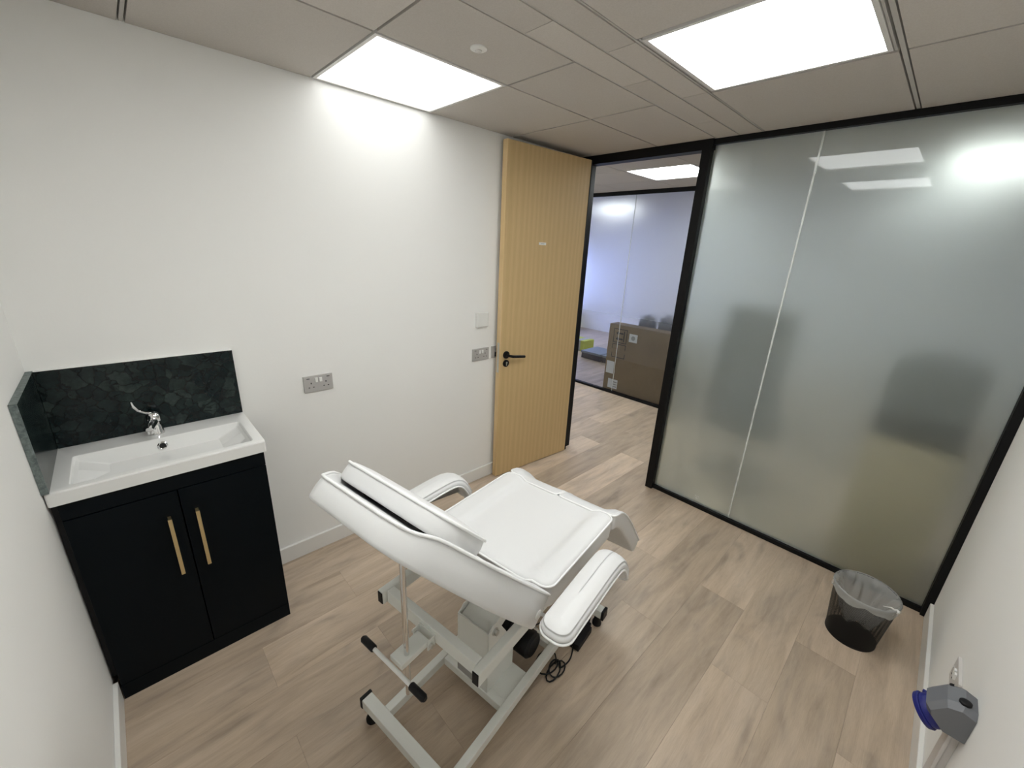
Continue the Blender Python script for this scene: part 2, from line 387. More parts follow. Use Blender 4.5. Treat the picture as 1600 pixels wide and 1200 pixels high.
# ceiling
ceil = obj('ceiling', B(-WT, XR+WT, Y0-WT, Y1+WT, H+.03, H+.12), 'void', kind='structure')
def ctile(x0, x1, y0, y1, g=.0022): return obj('ceiling_tile', B(x0+g, x1-g, y0+g, y1-g, H, H+.02), 'tile', ceil)
def tee(x0, x1, y0, y1): return obj('tee_bar', B(x0, x1, y0, y1, H+.0015, H+.02), 'tee', ceil)
xs = [(0, .457), (.475, 1.072), (1.078, 1.677), (1.683, 2.281), (2.289, L)]
LIGHTS = [(1.078, 1.677, 1.905, 2.505), (1.690, 2.268, .685, 1.262), (.478, 1.072, .685, 1.262)]
for i, (a, b_) in enumerate(xs):
    if i != 2: ctile(a, b_, 1.904, D)
    ctile(a, b_, 1.535, 1.898)
    if i not in (1, 3): ctile(a, b_, .672, 1.276)
    ctile(a, b_, .052, .652)
    ctile(a, b_, 0, .047)
for a, b_ in ((0, .80), (.80, 1.41), (1.41, 2.0), (2.0, 2.68), (2.68, L)): ctile(a, b_, 1.405, 1.527, .0016)
for a, b_ in ((0, .47), (.47, 1.08), (1.08, 1.693), (1.693, 2.272), (2.272, L)): ctile(a, b_, 1.287, 1.398, .0016)
tee(.4605, .4715, 1.53, D); tee(.4605, .4715, 0, 1.28)
tee(0, L, .6555, .6685); tee(0, L, 1.2785, 1.2845); tee(0, L, 1.3995, 1.4035); tee(0, L, 1.5285, 1.5335)
for r in ((1.683, 2.278, .676, .683), (1.683, 2.278, 1.264, 1.272)): tee(*r)
# corridor and back-room ceiling tiles
for ix in range(0, 3):
    xa, xb = L+.045+.545*ix, L+.045+.545*(ix+1)
    for iy in range(-3, 9):
        ya, yb = 1.94+.6*(iy-1), 1.94+.6*iy
        if (ix == 1 and iy in (1, 5)) or (ix == 2 and iy in (-2, -1)): continue
        ctile(xa, min(xb, XF), ya, yb)
for ix in range(0, 6):
    xa, xb = XF+.6*ix, min(XF+.6*(ix+1), XR)
    for iy in range(0, 7):
        if (ix, iy) in ((2, 2), (2, 5), (4, 4)): continue
        ctile(xa, xb, Y0+1.2*iy, Y0+1.2*(iy+1))
# LED panels
def led(x0, x1, y0, y1, label, mk='panel'):
    t = thing('ceiling_light', ((x0+x1)/2, (y0+y1)/2, H), label, 'light', 'square ceiling light panels')
    w = .014; f = BM()
    for q in ((x0, x1, y0, y0+w), (x0, x1, y1-w, y1), (x0, x0+w, y0+w, y1-w), (x1-w, x1, y0+w, y1-w)): box(f, *q, H-.002, H+.022)
    obj('frame', f, 'panelframe', t)
    obj('diffuser', B(x0+w, x1-w, y0+w, y1-w, H+.010, H+.018), mk, t); return t
led(*LIGHTS[0], 'bright square ceiling light panel against the long white wall, above the socket', 'panel_wall')
led(*LIGHTS[1], 'large bright square ceiling light panel nearest the frosted glass partition')
led(*LIGHTS[2], 'square ceiling light panel over the near end, seen only mirrored in the frosted glass')
cx = L+.045+.545
led(cx+.003, cx+.542, 1.95, 2.53, 'bright square ceiling light panel in the corridor seen through the open doorway', 'panel_corr')
led(cx+.50, cx+1.04, .0, .58, 'corridor ceiling light panel glowing through the top right of the frosted glass', 'panel_south')
for x0, x1, y0, y1, mk_n in ((cx+.003, cx+.542, 4.35, 4.93, 'panel_corr'), (XF+1.2, XF+1.8, .35, .95, 'panel_back'), (XF+1.2, XF+1.8, 4.0, 4.6, 'panel_back'), (XF+2.4, XF+3.0, 2.75, 3.35, 'panel_back')):
    obj('unseen_light_panel', B(x0, x1, y0, y1, H+.008, H+.018), mk_n, ceil)      # unseen panels, added to light the corridor and the room behind
# smoke sensor
s_ = thing('ceiling_sensor', (1.376, 1.723, H), 'small round white sensor on the ceiling tile between the two light panels', 'sensor')
obj('base_ring', lathe(BM(), (1.376, 1.723, H), [(.030, 0), (.030, -.004), (.024, -.007), (.014, -.008)], 24, cap0=True, cap1=True), 'whitep', s_, smooth=40)
obj('lens', lathe(BM(), (1.376, 1.723, H), [(.012, -.007), (.011, -.011), (.006, -.014)], 16, cap0=True, cap1=True), 'panelframe', s_, smooth=True)

# ================================================================== GLASS PARTITION (front)
part = thing('glass_partition', (L, .8, 0), 'black framed partition of two tall frosted glass panes beside the open doorway', 'partition')
obj('top_rail', B(L-.02, L+.04, .0, 1.55, 2.348, H, bev=.002), 'black', part)
obj('head_rail', B(L-.035, L+.045, 1.54, 2.50, 2.322, H, bev=.002), 'black', part, label='black rail above the doorway')
obj('bottom_rail', B(L-.012, L+.035, .03, 1.55, 0, .028, bev=.002), 'black', part)
obj('side_rail', B(L-.03, L+.04, .0, .032, 0, 2.35, bev=.002), 'black', part)
obj('door_post', B(L-.035, L+.045, 1.548, 1.602, 0, 2.325, bev=.002), 'black', part)
obj('door_post', B(L-.035, L+.045, 2.425, 2.512, 0, 2.325, bev=.002), 'black', part)
obj('glass_pane', B(L+.008, L+.020, .033, .998, .029, 2.347), 'frost', part)
obj('glass_pane', B(L+.008, L+.020, 1.006, 1.547, .029, 2.347), 'frost', part)
obj('glass_joint', B(L+.0055, L+.021, .9975, 1.0065, .029, 2.347), 'joint', part)
et = BM()
for (dy, dz, l, a) in ((.010, .006, .016, 1.2), (-.004, .008, .014, -.7), (.002, -.006, .016, .5), (-.012, -.002, .012, -1.0), (.006, -.014, .012, 1.4)):
    c0 = V3(L+.0068, 1.226+dy, .072+dz); d_ = V3(0, math.cos(a), math.sin(a))
    obox(et, c0, (X, d_, X.cross(d_)), (.0008, l/2, .0022))
obj('etched_stamp', et, 'etch', part, label='tiny white safety stamp')

# ================================================================== DOOR
hinge = V3(2.962, 2.383, 0); free = V3(2.180, 2.436, 0)
E_ = (free-hinge).normalized(); Nd = V3(-E_.y, E_.x, 0)
if Nd.y > 0: Nd = -Nd          # towards the room
dw = (free-hinge).length; dt = .042; dz0, dz1 = .007, 2.343
door = thing('door_1', hinge, 'tall oak door standing open against the white wall', None, kind='structure')
def dpt(u, n, z): return hinge + E_*u + Nd*n + Z*z
obj('door_leaf', obox(BM(), dpt(dw/2-.0035, -dt/2, (dz0+dz1)/2), (E_, Nd, Z), (dw/2-.0035, dt/2, (dz1-dz0)/2), .001), 'oak', door)
obj('edge_lipping', obox(BM(), dpt(dw-.003, -dt/2, (dz0+dz1)/2), (E_, Nd, Z), (.0032, dt/2+.0001, (dz1-dz0)/2)), 'oak_edge', door, label='paler solid oak edge strip')
obj('hinge_seal', obox(BM(), dpt(-.006, -dt/2+.002, 1.175), (E_, Nd, Z), (.006, dt/2, 1.165)), 'seal', door)
sg = obj('door_sign', obox(BM(), dpt(dw-.345, .001, 1.752), (E_, Nd, Z), (.034, .0012, .0085)), 'whitep', door, label='tiny white name plate')
obj('sign_text', obox(BM(), dpt(dw-.345, .0024, 1.752), (E_, Nd, Z), (.016, .0003, .0018)), 'label', sg)
# latch plate on edge
obj('latch_plate', obox(BM(), dpt(dw+.0004, -dt/2, .965), (E_, Nd, Z), (.0008, .011, .11)), 'steel', door)
hx = .055
hd = obj('lever_handle', tube(BM(), [dpt(dw-hx, .012, .985), dpt(dw-hx, .045, .985), dpt(dw-hx-.012, .056, .983), dpt(dw-hx-.03, .058, .98), dpt(dw-hx-.13, .058, .968)], [.0095, .0095, .010, .010, .0095], 12), 'black', door, smooth=40)
obj('rose', lathe(BM(), dpt(dw-hx, 0, .985), [(.027, 0), (.027, .009), (.024, .011)], 28, axis=Nd, cap0=True, cap1=True), 'black', hd, smooth=40)
es = obj('keyhole_escutcheon', lathe(BM(), dpt(dw-hx, 0, .922), [(.026, 0), (.026, .008), (.023, .010)], 28, axis=Nd, cap0=True, cap1=True), 'black', door, smooth=40)
obj('lock_cylinder', obox(BM(), dpt(dw-hx, .0112, .918), (E_, Nd, Z), (.0045, .0012, .012), .001), 'chrome', es)
lathe_b = lathe(BM(), dpt(dw-hx, .010, .928), [(.008, 0), (.008, .003)], 16, axis=Nd, cap0=True, cap1=True)
obj('lock_core', lathe_b, 'chrome', es)

# ================================================================== WALL PLATES
def double_socket(cx, cz, label, wall='back', usb=True):
    if wall == 'back': P = lambda u, n, z: V3(cx+u, D-n, cz+z); ax = (X, -Y, Z)
    else: P = lambda u, n, z: V3(cx-u, n, cz+z); ax = (-X, Y, Z)
    t = thing('double_socket', P(0, 0, -.043), label, 'socket', 'double wall sockets')
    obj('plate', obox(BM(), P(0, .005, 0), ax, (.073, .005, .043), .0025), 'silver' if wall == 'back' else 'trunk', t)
    for sx in (-1, 1):
        obj('rocker_switch', obox(BM(), P(sx*.0105, .0125, .019), ax, (.0072, .0035, .0115), .0015), 'whitep', t)
        h = BM()
        obox(h, P(sx*.037, .0102, .004), ax, (.0022, .0006, .0042))
        for q in (-1, 1): obox(h, P(sx*.037+q*.0111, .0102, -.018), ax, (.0034, .0006, .0021))
        obj('pin_holes', h, 'hole', t)
        if usb: obj('usb_slot', obox(BM(), P(sx*.050, .0102, .030), ax, (.0075, .0006, .0018)), 'hole', t)
        if wall == 'right': obj('screw', lathe(BM(), P(sx*.060, .0095, 0), [(.0045, 0), (.0035, .002)], 12, axis=ax[1], cap0=True, cap1=True), 'steel', t)
    return t
double_socket(.966, 1.000, 'satin metal double wall socket with usb slots beside the dark marble splashback')
double_socket(2.061, .998, 'satin metal double wall socket below the white square plate, left of the door')
double_socket(2.092, .403, 'white double wall socket low on the right wall above the grey industrial socket', 'right', usb=False)
# single socket half hidden by the door, with a black plug
t = thing('single_socket', (2.202, D, .955), 'single satin metal wall socket with black plug half hidden behind the door edge', 'socket')
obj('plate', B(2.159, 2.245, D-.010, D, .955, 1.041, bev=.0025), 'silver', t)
obj('switch', B(2.19, 2.202, D-.014, D-.009, 1.008, 1.028, bev=.001), 'label', t)
obj('plug', B(2.185, 2.222, D-.030, D-.010, .965, .998, bev=.006), 'rubber', t, label='black plug')
t = thing('wall_switch_plate', (2.062, D, 1.193), 'blank white square plate on the wall above the socket by the door', 'switch')
obj('back_box', B(2.014, 2.110, D-.012, D, 1.195, 1.290, bev=.004), 'whitep', t)
obj('cover', B(2.012, 2.112, D-.026, D-.010, 1.193, 1.292, bev=.006), 'whitep', t)

# ================================================================== VANITY
VY, VZ = 2.118, .926      # basin front edge, basin top
cabt = thing('vanity_cabinet', (.31, 2.32, 0), 'dark navy two-door vanity cabinet with brass bar handles under the white basin', 'cabinet')
cy = VY+.016
body = BM(); 
for q in ((.022, .040, cy+.020, D-.001, 0, .872), (.585, .603, cy+.020, D-.001, 0, .872), (.040, .585, cy+.020, D-.001, .068, .086), (.040, .585, D-.012, D-.001, .086, .70), (.040, .585, cy+.020, cy+.030, .80, .872)): box(body, *q)

obj('body', body, 'cab', cabt)
obj('fascia', B(.020, .605, cy, cy+.0205, .812, .873, bev=.0012), 'cab', cabt)
obj('scribe_filler', B(.002, .0215, cy+.030, D-.002, .10, .872), 'cab_gap', cabt)
obj('plinth', B(.018, .605, cy-.001, cy+.0205, 0, .068, bev=.001), 'cab', cabt)
for x0, x1, hx_ in ((.020, .3105, .272), (.3145, .605, .3545)):
    d_ = obj('cabinet_door', B(x0, x1, cy-.001, cy+.0185, .071, .8085, bev=.0012), 'cab', cabt)
    hb = BM(); box(hb, hx_-.006, hx_+.006, cy-.034, cy-.026, .468, .715, bev=.001)
    for zz in (.476, .707): box(hb, hx_-.005, hx_+.005, cy-.028, cy-.0005, zz-.005, zz+.005)
    obj('bar_handle', hb, 'brass', d_)
# basin
def rr(x0, x1, y0, y1, r, z, nc=4, ns=3): return [V3((x0+x1)/2+u, (y0+y1)/2+v, z) for u, v in rrect((x1-x0)/2, (y1-y0)/2, r, nc, ns)]
bx0, bx1, by0, by1 = .003, .614, VY, D-.001
rings = [rr(bx0+.01, bx1-.01, by0+.01, by1, .004, .874), rr(bx0, bx1, by0+.002, by1, .008, .876), rr(bx0, bx1, by0, by1, .008, VZ-.006), rr(bx0+.001, bx1-.001, by0+.002, by1-.001, .008, VZ-.001), rr(bx0+.005, bx1-.005, by0+.006, by1-.004, .008, VZ),
         rr(.058, .578, by0+.028, 2.388, .012, VZ), rr(.061, .575, by0+.031, 2.385, .012, VZ-.004), rr(.064, .572, by0+.034, 2.382, .012, VZ-.012),
         rr(.072, .564, by0+.036, 2.379, .010, VZ-.020), rr(.225, .410, by0+.050, 2.352, .006, VZ-.086), rr(.245, .390, by0+.075, 2.325, .006, VZ-.090)]
for p_ in rings[-2]:      # the two end ramps are cut on the skew
    if p_.y < 2.26: p_.x += (-.075 if p_.x < .31 else .075)
for p_ in rings[-1]:
    if p_.y < 2.26: p_.x += (-.06 if p_.x < .31 else .06)
bas = obj('wash_basin', loft(BM(), rings), 'ceramic', smooth=16, label='shallow white rectangular wash basin on the dark vanity cabinet', cat='basin')
ov = obj('overflow_ring', lathe(BM(), (.306, 2.374, VZ-.028), [(.0165, -.004), (.0165, .004), (.013, .006), (.0105, .004)], 24, axis=V3(0, -1, .2), cap0=True), 'chrome', bas, smooth=40)
obj('overflow_hole', lathe(BM(), (.306, 2.374, VZ-.028), [(.0108, .002), (.0107, .0035)], 20, axis=V3(0, -1, .2), cap0=True, cap1=True), 'hole', ov)
obj('drain', lathe(BM(), (.32, 2.24, VZ-.092), [(.024, -.002), (.024, .002), (.014, .004)], 24, cap0=True, cap1=True), 'chrome', bas, smooth=40)
# tap
tp = V3(.300, 2.452, VZ)
tap = thing('basin_tap', tp, 'small chrome mixer tap with long lever at the back of the basin', 'tap')
obj('base', lathe(BM(), tp, [(.026, 0), (.026, .006), (.0235, .012), (.0215, .034), (.019, .040)], 28, cap0=True, cap1=True), 'chrome', tap, smooth=40)
obj('body', lathe(BM(), tp, [(.017, .036), (.017, .050), (.0235, .056), (.0245, .074), (.021, .086), (.012, .093)], 28, cap0=True, cap1=True), 'chrome', tap, smooth=40)
obj('spout', tube(BM(), [tp+V3(-.002, -.008, .058), tp+V3(-.006, -.03, .060), tp+V3(-.014, -.06, .056), tp+V3(-.020, -.082, .048)], [.016, .0155, .014, .0125], 16), 'chrome', tap, smooth=40)
obj('aerator', cyl(BM(), tp+V3(-.019, -.078, .044), tp+V3(-.019, -.078, .032), .0105, 16), 'chrome', tap, smooth=40)
obj('lever', tube(BM(), [tp+V3(-.004, -.002, .088), tp+V3(-.022, -.008, .098), tp+V3(-.040, -.012, .112), tp+V3(-.052, -.012, .135), tp+V3(-.054, -.008, .150)], [.007, .0042, .0045, .006, .0045], 12), 'chrome', tap, smooth=40)
# splashbacks
spz = 1.226
t = thing('marble_splashback', (.31, D, VZ), 'long dark green marble splashback on the wall behind the basin', 'splashback')
obj('slab', B(.0195, .612, D-.018, D-.0005, VZ+.001, spz), 'marble', t)
obj('top_edge', B(.0195, .612, D-.0185, D-.0005, spz, spz+.0015), 'wall', t, label='pale sealant line')
t = thing('side_splashback', (0, 2.30, VZ), 'narrow dark marble side splashback with pale cut edges in the corner left of the basin', 'splashback')
ys_ = 2.112
obj('slab', B(.0008, .0175, ys_+.001, D-.0005, VZ+.001, spz-.001), 'marble', t)
obj('front_edge', B(.0005, .018, ys_, ys_+.0012, VZ+.001, spz), 'marble_edge', t)
obj('top_edge', B(.0005, .018, ys_, D-.0005, spz-.0012, spz), 'marble_edge', t)

# ================================================================== TREATMENT CHAIR
TH = math.radians(9.0); A_ = V3(math.cos(TH), math.sin(TH), 0); B_ = V3(math.sin(TH), -math.cos(TH), 0); W0 = -1.08
def C(s, w, z): return A_*s + B_*(w+W0) + Z*z
AX = (A_, B_, Z)
chair = thing('treatment_chair', C(1.35, 0, 0), 'white reclining treatment chair with armrests on a grey metal base', 'treatment chair', rotz=TH)
def cbox(bm, s0, s1, w0, w1, z0, z1, bev=.003): return obox(bm, C((s0+s1)/2, (w0+w1)/2, (z0+z1)/2), AX, ((s1-s0)/2, (w1-w0)/2, (z1-z0)/2), bev)
# --- base frame
zb0, zb1 = .058, .100
for sc in (.905, 1.838):
    tb = obj('base_cross_tube', cbox(BM(), sc-.021, sc+.021, -.262, .262, zb0, zb1), 'frame', chair)
    for sg_ in (-1, 1):
        cb = BM(); cbox(cb, sc-.0235, sc+.0235, min(sg_*.258, sg_*.272), max(sg_*.258, sg_*.272), zb0-.003, zb1+.004, bev=.004)
        obj('end_cap', cb, 'rubber', tb)
        obj('levelling_foot', lathe(BM(), C(sc, sg_*.235, 0), [(.022, 0), (.022, .012), (.016, .026), (.012, .058)], 16, cap0=True, cap1=True), 'rubber', tb, smooth=40)
for wr in (-.165, .165):
    obj('base_rail', cbox(BM(), .926, 1.817, wr-.0155, wr+.0155, zb0+.002, zb1-.002), 'frame', chair)
obj('base_plate', cbox(BM(), 1.21, 1.365, -.150, .150, .078, .088, bev=.001), 'frame', chair)
obj('base_cross_bar', cbox(BM(), 1.195, 1.225, -.150, .150, zb0, .094), 'frame', chair)
obj('base_cross_bar', cbox(BM(), 1.522, 1.552, -.150, .150, zb0, .094), 'frame', chair)
# --- lift post and scissor arm
post = BM()
cbox(post, 1.200, 1.206, -.078, .078, .088, .385, bev=.001)
for sg_ in (-1, 1):
    q = [C(1.2, sg_*.078, .088), C(1.36, sg_*.078, .088), C(1.36, sg_*.078, .22), C(1.262, sg_*.078, .390), C(1.248, sg_*.078, .408), C(1.230, sg_*.078, .408), C(1.216, sg_*.078, .392), C(1.2, sg_*.078, .385)]
    prism(post, q, B_*(-.006*sg_))
lp = obj('lift_post', post, 'frame', chair)
obj('bolt', cyl(BM(), C(1.236, .076, .374), C(1.236, .092, .374), .011, 6), 'steel', lp)
obj('washer', cyl(BM(), C(1.236, .0775, .374), C(1.236, .082, .374), .016, 16), 'steel', lp)
obj('rating_label', cbox(BM(), 1.1985, 1.2002, -.076, .015, .098, .150, bev=0), 'label', lp, label='grey rating label')
arm_s = BM()
bar(arm_s, C(1.212, 0, .372), C(1.60, 0, .528), .138, .008, bev=.002)
for sg_ in (-1, 1): bar(arm_s, C(1.222, sg_*.066, .350), C(1.60, sg_*.066, .502), .006, .05, bev=.001)
obj('scissor_arm', arm_s, 'frame', chair)
obj('drive_motor', lathe(BM(), C(1.455, .04, .122), [(.052, -.06), (.056, -.05), (.056, .07), (.045, .08)], 24, axis=B_, cap0=True, cap1=True), 'rubber', chair, smooth=40)
cab_ = BM(); bar(cab_, C(1.40, .0, .16), C(1.66, .0, .46), .045, .045)
obj('actuator', cab_, 'rubber', chair)
# --- upper frame
zu0, zu1 = .522, .572
for wr in (-.222, .222):
    rl = obj('seat_rail', cbox(BM(), .968, 1.70, wr-.014, wr+.014, zu0, zu1, bev=.004), 'frame', chair)
    obj('end_cap', cbox(BM(), .9655, .9695, wr-.0115, wr+.0115, zu0+.003, zu1-.003, bev=.0015), 'rubber', rl)
ct = obj('seat_cross_tube', cbox(BM(), .985, 1.015, -.207, .207, zu0, zu1, bev=.003), 'frame', chair)
obj('seat_cross_tube', cbox(BM(), 1.66, 1.69, -.207, .207, zu0, zu1, bev=.003), 'frame', chair)
br = BM()
for sg_ in (-1, 1): cbox(br, .955, .986, sg_*.034-.002, sg_*.034+.002, .515, .553, bev=.0008)
cbox(br, .981, .986, -.036, .036, .513, .556, bev=.0008)
bk = obj('lever_bracket', br, 'frame', ct)
obj('pivot_bolt', cyl(BM(), C(.965, -.046, .532), C(.965, .046, .532), .0075, 10), 'steel', bk, smooth=40)
lev = BM(); bar(lev, C(.970, 0, .532), C(.862, 0, .530), .056, .020, bev=.003)
obj('release_arm', lev, 'frame', chair)
tb = obj('release_bar', cyl(BM(), C(.848, -.10, .530), C(.848, .10, .530), .0065, 12), 'whitep', chair, smooth=40)
for sg_ in (-1, 1):
    obj('hand_grip', tube(BM(), [C(.848, sg_*.086, .530), C(.848, sg_*.089, .530), C(.848, sg_*.140, .530), C(.848, sg_*.147, .530)], [.0095, .0115, .0115, .007], 14), 'rubber', tb, smooth=40)
# --- backrest: tapers towards a rounded head end, thinner there, with raised side bolsters
HS, HZ, BANG, BL_, TB, TBH = 1.239, .667, .817, .678, .104, .068
us, uz = -math.cos(BANG), math.sin(BANG); ns_, nz_ = math.sin(BANG), math.cos(BANG)
def bmap(u, v, n):     # u: -BL_/2 (hip) .. BL_/2 (head); n measured from the rear face
    t_ = u+BL_/2; th_ = TB+(TBH-TB)*max(0, min(1, t_/BL_)); nn = (n-TB)*th_/TB if n < TB else n-TB
    return C(HS+us*t_+ns_*nn, v, HZ+uz*t_+nz_*nn)
def bout(d, hv=.294, rh=.095, rb=.04, taper=.46):
    hl, hv_ = BL_/2-d, hv-d; rh_, rb_ = max(rh-d, .01), max(rb-d, .006); pts = []
    def arc(cu, cv, r_, a0):
        for k in range(9):
            a = math.radians(a0+90*k/8); pts.append((cu+r_*math.cos(a), cv+r_*math.sin(a)))
    def seg(b_, n=16):
        a = pts[-1]
        for k in range(1, n): pts.append((a[0]+(b_[0]-a[0])*k/n, a[1]+(b_[1]-a[1])*k/n))
    arc(hl-rh_, hv_-rh_, rh_, 0); seg((-hl+rb_, hv_)); arc(-hl+rb_, hv_-rb_, rb_, 90); seg((-hl, -hv_+rb_)); arc(-hl+rb_, -hv_+rb_, rb_, 180)
    seg((hl-rh_, -hv_)); arc(hl-rh_, -hv_+rh_, rh_, 270); seg((hl, hv_-rh_))
    return [(u, v*(1-taper*max(0, min(1, ((u+BL_/2)/BL_-.35)/.65))**2)) for u, v in pts]
def bolster(v, start=.165, top=.222, h=.020):
    a = max(0, min(1, (abs(v)-start)/(top-start))); return h*a*a*(3-2*a)
bex = lambda u, v: bolster(v)-.006
bc = obj('backrest', cushion(BM(), bmap, BL_/2, .20, .055, TB, crown=-.004, crownb=.010, edge=.014, extra=bex, outl=bout), 'vinyl', chair, smooth=True)
obj('piping', pipe_loop(BM(), bmap, 0, 0, 0, TB-.004, extra=bex, outl=bout), 'piping', bc, smooth=True)
obj('rod_socket', lathe(BM(), bmap(-BL_/2+.055, .294, .050), [(.015, -.002), (.015, .005), (.010, .007)], 16, axis=B_, cap0=True, cap1=True), 'whitep', bc, smooth=40)
# pillow
PU = .476-BL_/2
def pmap(u, v, n): return bmap(PU+u, v, TB+.004+n)
pw = obj('head_pillow', cushion(BM(), pmap, .12, .224, .09, .052, crown=.010, crownb=.003, edge=.010, ns=12, nc=8), 'vinyl', chair, smooth=True)
obj('piping', pipe_loop(BM(), pmap, .12, .224, .09, .049, ns=12, nc=8), 'piping', pw, smooth=True)
obj('shadow_gap_strap', obox(BM(), bmap(PU, 0, TB), (C(us, 0, uz)-C(0, 0, 0), B_, C(ns_, 0, nz_)-C(0, 0, 0)), (.03, .15, .004)), 'rubber', pw)  # thin black strap, doubling as the dark shadow gap under the pillow
# --- back prop rod
rod = BM(); cyl(rod, C(.896, .008, .375), C(.896, .008, .925), .0085, 16)
obj('prop_rod', rod, 'chrome', chair, smooth=40)
# --- seat
SM, SH = 1.508, .250
def smap(u, v, n): return C(SM+u, v, .582+n)
sex = lambda u, v: bolster(v, .165, .21, .020)-.008
st = obj('seat', cushion(BM(), smap, SH, .275, .04, .088, crown=-.003, crownb=.004, edge=.014, extra=sex, ns=16), 'vinyl', chair, smooth=True)
obj('piping', pipe_loop(BM(), smap, SH, .275, .04, .081, extra=sex, ns=16), 'piping', st, smooth=True)
obj('seat_board', cbox(BM(), 1.27, 1.74, -.255, .255, .5725, .583, bev=.001), 'frame', st)
# --- path-mapped pads
def pathmap(pts, wc, wfun=None):
    pts = [Vector((p[0], 0, p[1])) for p in pts]
    # smooth the path
    for _ in range(3):
        q = [pts[0]]
        for a, b_ in zip(pts, pts[1:]): q += [a*.75+b_*.25, a*.25+b_*.75]
        q.append(pts[-1]); pts = q
    ds = [0]
    for a, b_ in zip(pts, pts[1:]): ds.append(ds[-1]+(b_-a).length)
    tot = ds[-1]
    def f(u, v, n):
        t_ = min(max(u+tot/2, 0), tot); i = 0
        while i < len(ds)-2 and ds[i+1] < t_: i += 1
        k = (t_-ds[i])/max(ds[i+1]-ds[i], 1e-9); p = pts[i].lerp(pts[i+1], k)
        tg = (pts[min(i+2, len(pts)-1)]-pts[max(i-1, 0)]).normalized(); nn = Vector((-tg.z, 0, tg.x))
        over = (u+tot/2)-t_; p = p+tg*over+nn*n
        return C(p.x, wc+v+(wfun(t_/tot) if wfun else 0), p.z)
    return f, tot
LEGP = [(1.752, .606), (1.80, .600), (1.86, .552), (1.95, .45), (2.075, .29)]
for sg_ in (-1, 1):
    f, tot = pathmap(LEGP, sg_*.140, lambda t_: sg_*.012*t_)
    lex = lambda u, v: .016*max(0, min(1, (sg_*v-.06)/.04))
    lg = obj('leg_rest', cushion(BM(), f, tot/2, .136, .022, .058, crown=-.006, crownb=.004, edge=.010, extra=lex, ns=18), 'vinyl', chair, smooth=True)
    obj('piping', pipe_loop(BM(), f, tot/2, .136, .022, .053, extra=lex, ns=18), 'piping', lg, smooth=True)
    obj('leg_bracket', tube(BM(), [C(1.69, sg_*.12, .548), C(1.74, sg_*.12, .548), C(1.80, sg_*.13, .56)], .011, 10), 'frame', lg, smooth=40)
ARMP = [(1.090, .702), (1.20, .706), (1.40, .712), (1.468, .704), (1.508, .660), (1.545, .590)]
for sg_ in (-1, 1):
    f, tot = pathmap(ARMP, sg_*.383)
    ar = obj('armrest', cushion(BM(), f, tot/2, .048, .038, .028, crown=.016, crownb=.004, edge=.009, ns=20, nc=7), 'vinyl', chair, smooth=True)
    obj('piping', pipe_loop(BM(), f, tot/2, .048, .038, .004, ns=20, nc=7), 'piping', ar, smooth=True)
    rb = tube(BM(), [C(1.170, sg_*.285, .672), C(1.165, sg_*.34, .680), C(1.165, sg_*.37, .704)], .0065, 10)
    obj('arm_rod', rb, 'chrome', ar, smooth=40)
    obj('arm_hinge_strap', tube(BM(), [C(1.54, sg_*.365, .60), C(1.53, sg_*.31, .575), C(1.50, sg_*.235, .55)], .008, 8), 'frame', ar, smooth=40)
# locking chain by the right hinge
ch = BM()
for i in range(5): obox(ch, C(1.165, .262+.014*i, .618-.004*i), AX, (.0035, .006, .002))
obj('lock_chain', ch, 'steel', chair)
# --- power supply on the floor
pb_ = thing('power_adapter', C(1.71, .208, 0), 'black power adapter lying on the floor under the right armrest', 'adapter')
obj('adapter_body', cbox(BM(), 1.645, 1.775, .178, .240, 0, .034, bev=.004), 'rubber', pb_)
obj('inlet', cbox(BM(), 1.770, 1.800, .195, .225, .006, .026, bev=.003), 'rubber', pb_)
cord = []
for i in range(60):
    t_ = i/59
    if t_ < .25: k = t_/.25; cord.append(C(1.648-.13*k, .21+.02*math.sin(k*3), .012-.006*k))
    else:
        k = (t_-.25)/.75; a = k*2*math.pi*3.2; rr_ = .040+.012*math.sin(k*9)
        cord.append(C(1.505+rr_*1.2*math.cos(a), .185+rr_*math.sin(a)*(.55+.3*k)+.03*math.sin(k*5), .006+.010*k))
obj('power_cord', tube(BM(), cord, .0032, 8), 'rubber', pb_, smooth=True)
obj('mains_cord', tube(BM(), [C(1.80, .21, .016), C(1.84, .20, .012), C(1.87, .15, .006), C(1.82, .08, .005), C(1.70, .04, .005), C(1.60, .02, .03), C(1.5, .03, .08)], .0034, 8), 'rubber', pb_, smooth=True)

# ================================================================== WASTE BIN
bx_, by_ = 2.578, .262
binn = thing('waste_bin', (bx_, by_, 0), 'black wire mesh waste bin with clear plastic liner by the frosted glass corner', 'bin')
RB, RT, HB = .098, .122, .272
obj('mesh_wall', lathe(BM(), (bx_, by_, 0), [(RB, .012), (RT, HB-.004)], 64), 'mesh', binn, smooth=True, origin=V3(bx_, by_, 0))
obj('base_disc', lathe(BM(), (bx_, by_, 0), [(RB+.001, 0), (RB+.001, .012), (RB-.004, .012)], 48, cap0=True, cap1=True), 'rubber', binn, smooth=40)
obj('rim', tube(BM(), [V3(bx_+RT*math.cos(a*math.pi/24), by_+RT*math.sin(a*math.pi/24), HB-.004) for a in range(48)], .0038, 8, closed=True), 'rubber', binn, smooth=True)
ln = BM(); seg = 72; rnd = random.Random(3); ph = [rnd.uniform(0, 6.28) for _ in range(8)]
rows = []
prof = [(-.010, HB-.032), (-.006, HB-.017), (-.0055, HB-.004), (.0, HB+.003), (.006, HB-.008), (.012, HB-.035), (.018, HB-.07), (.026, HB-.11), (.036, HB-.15), (.055, HB-.165)]
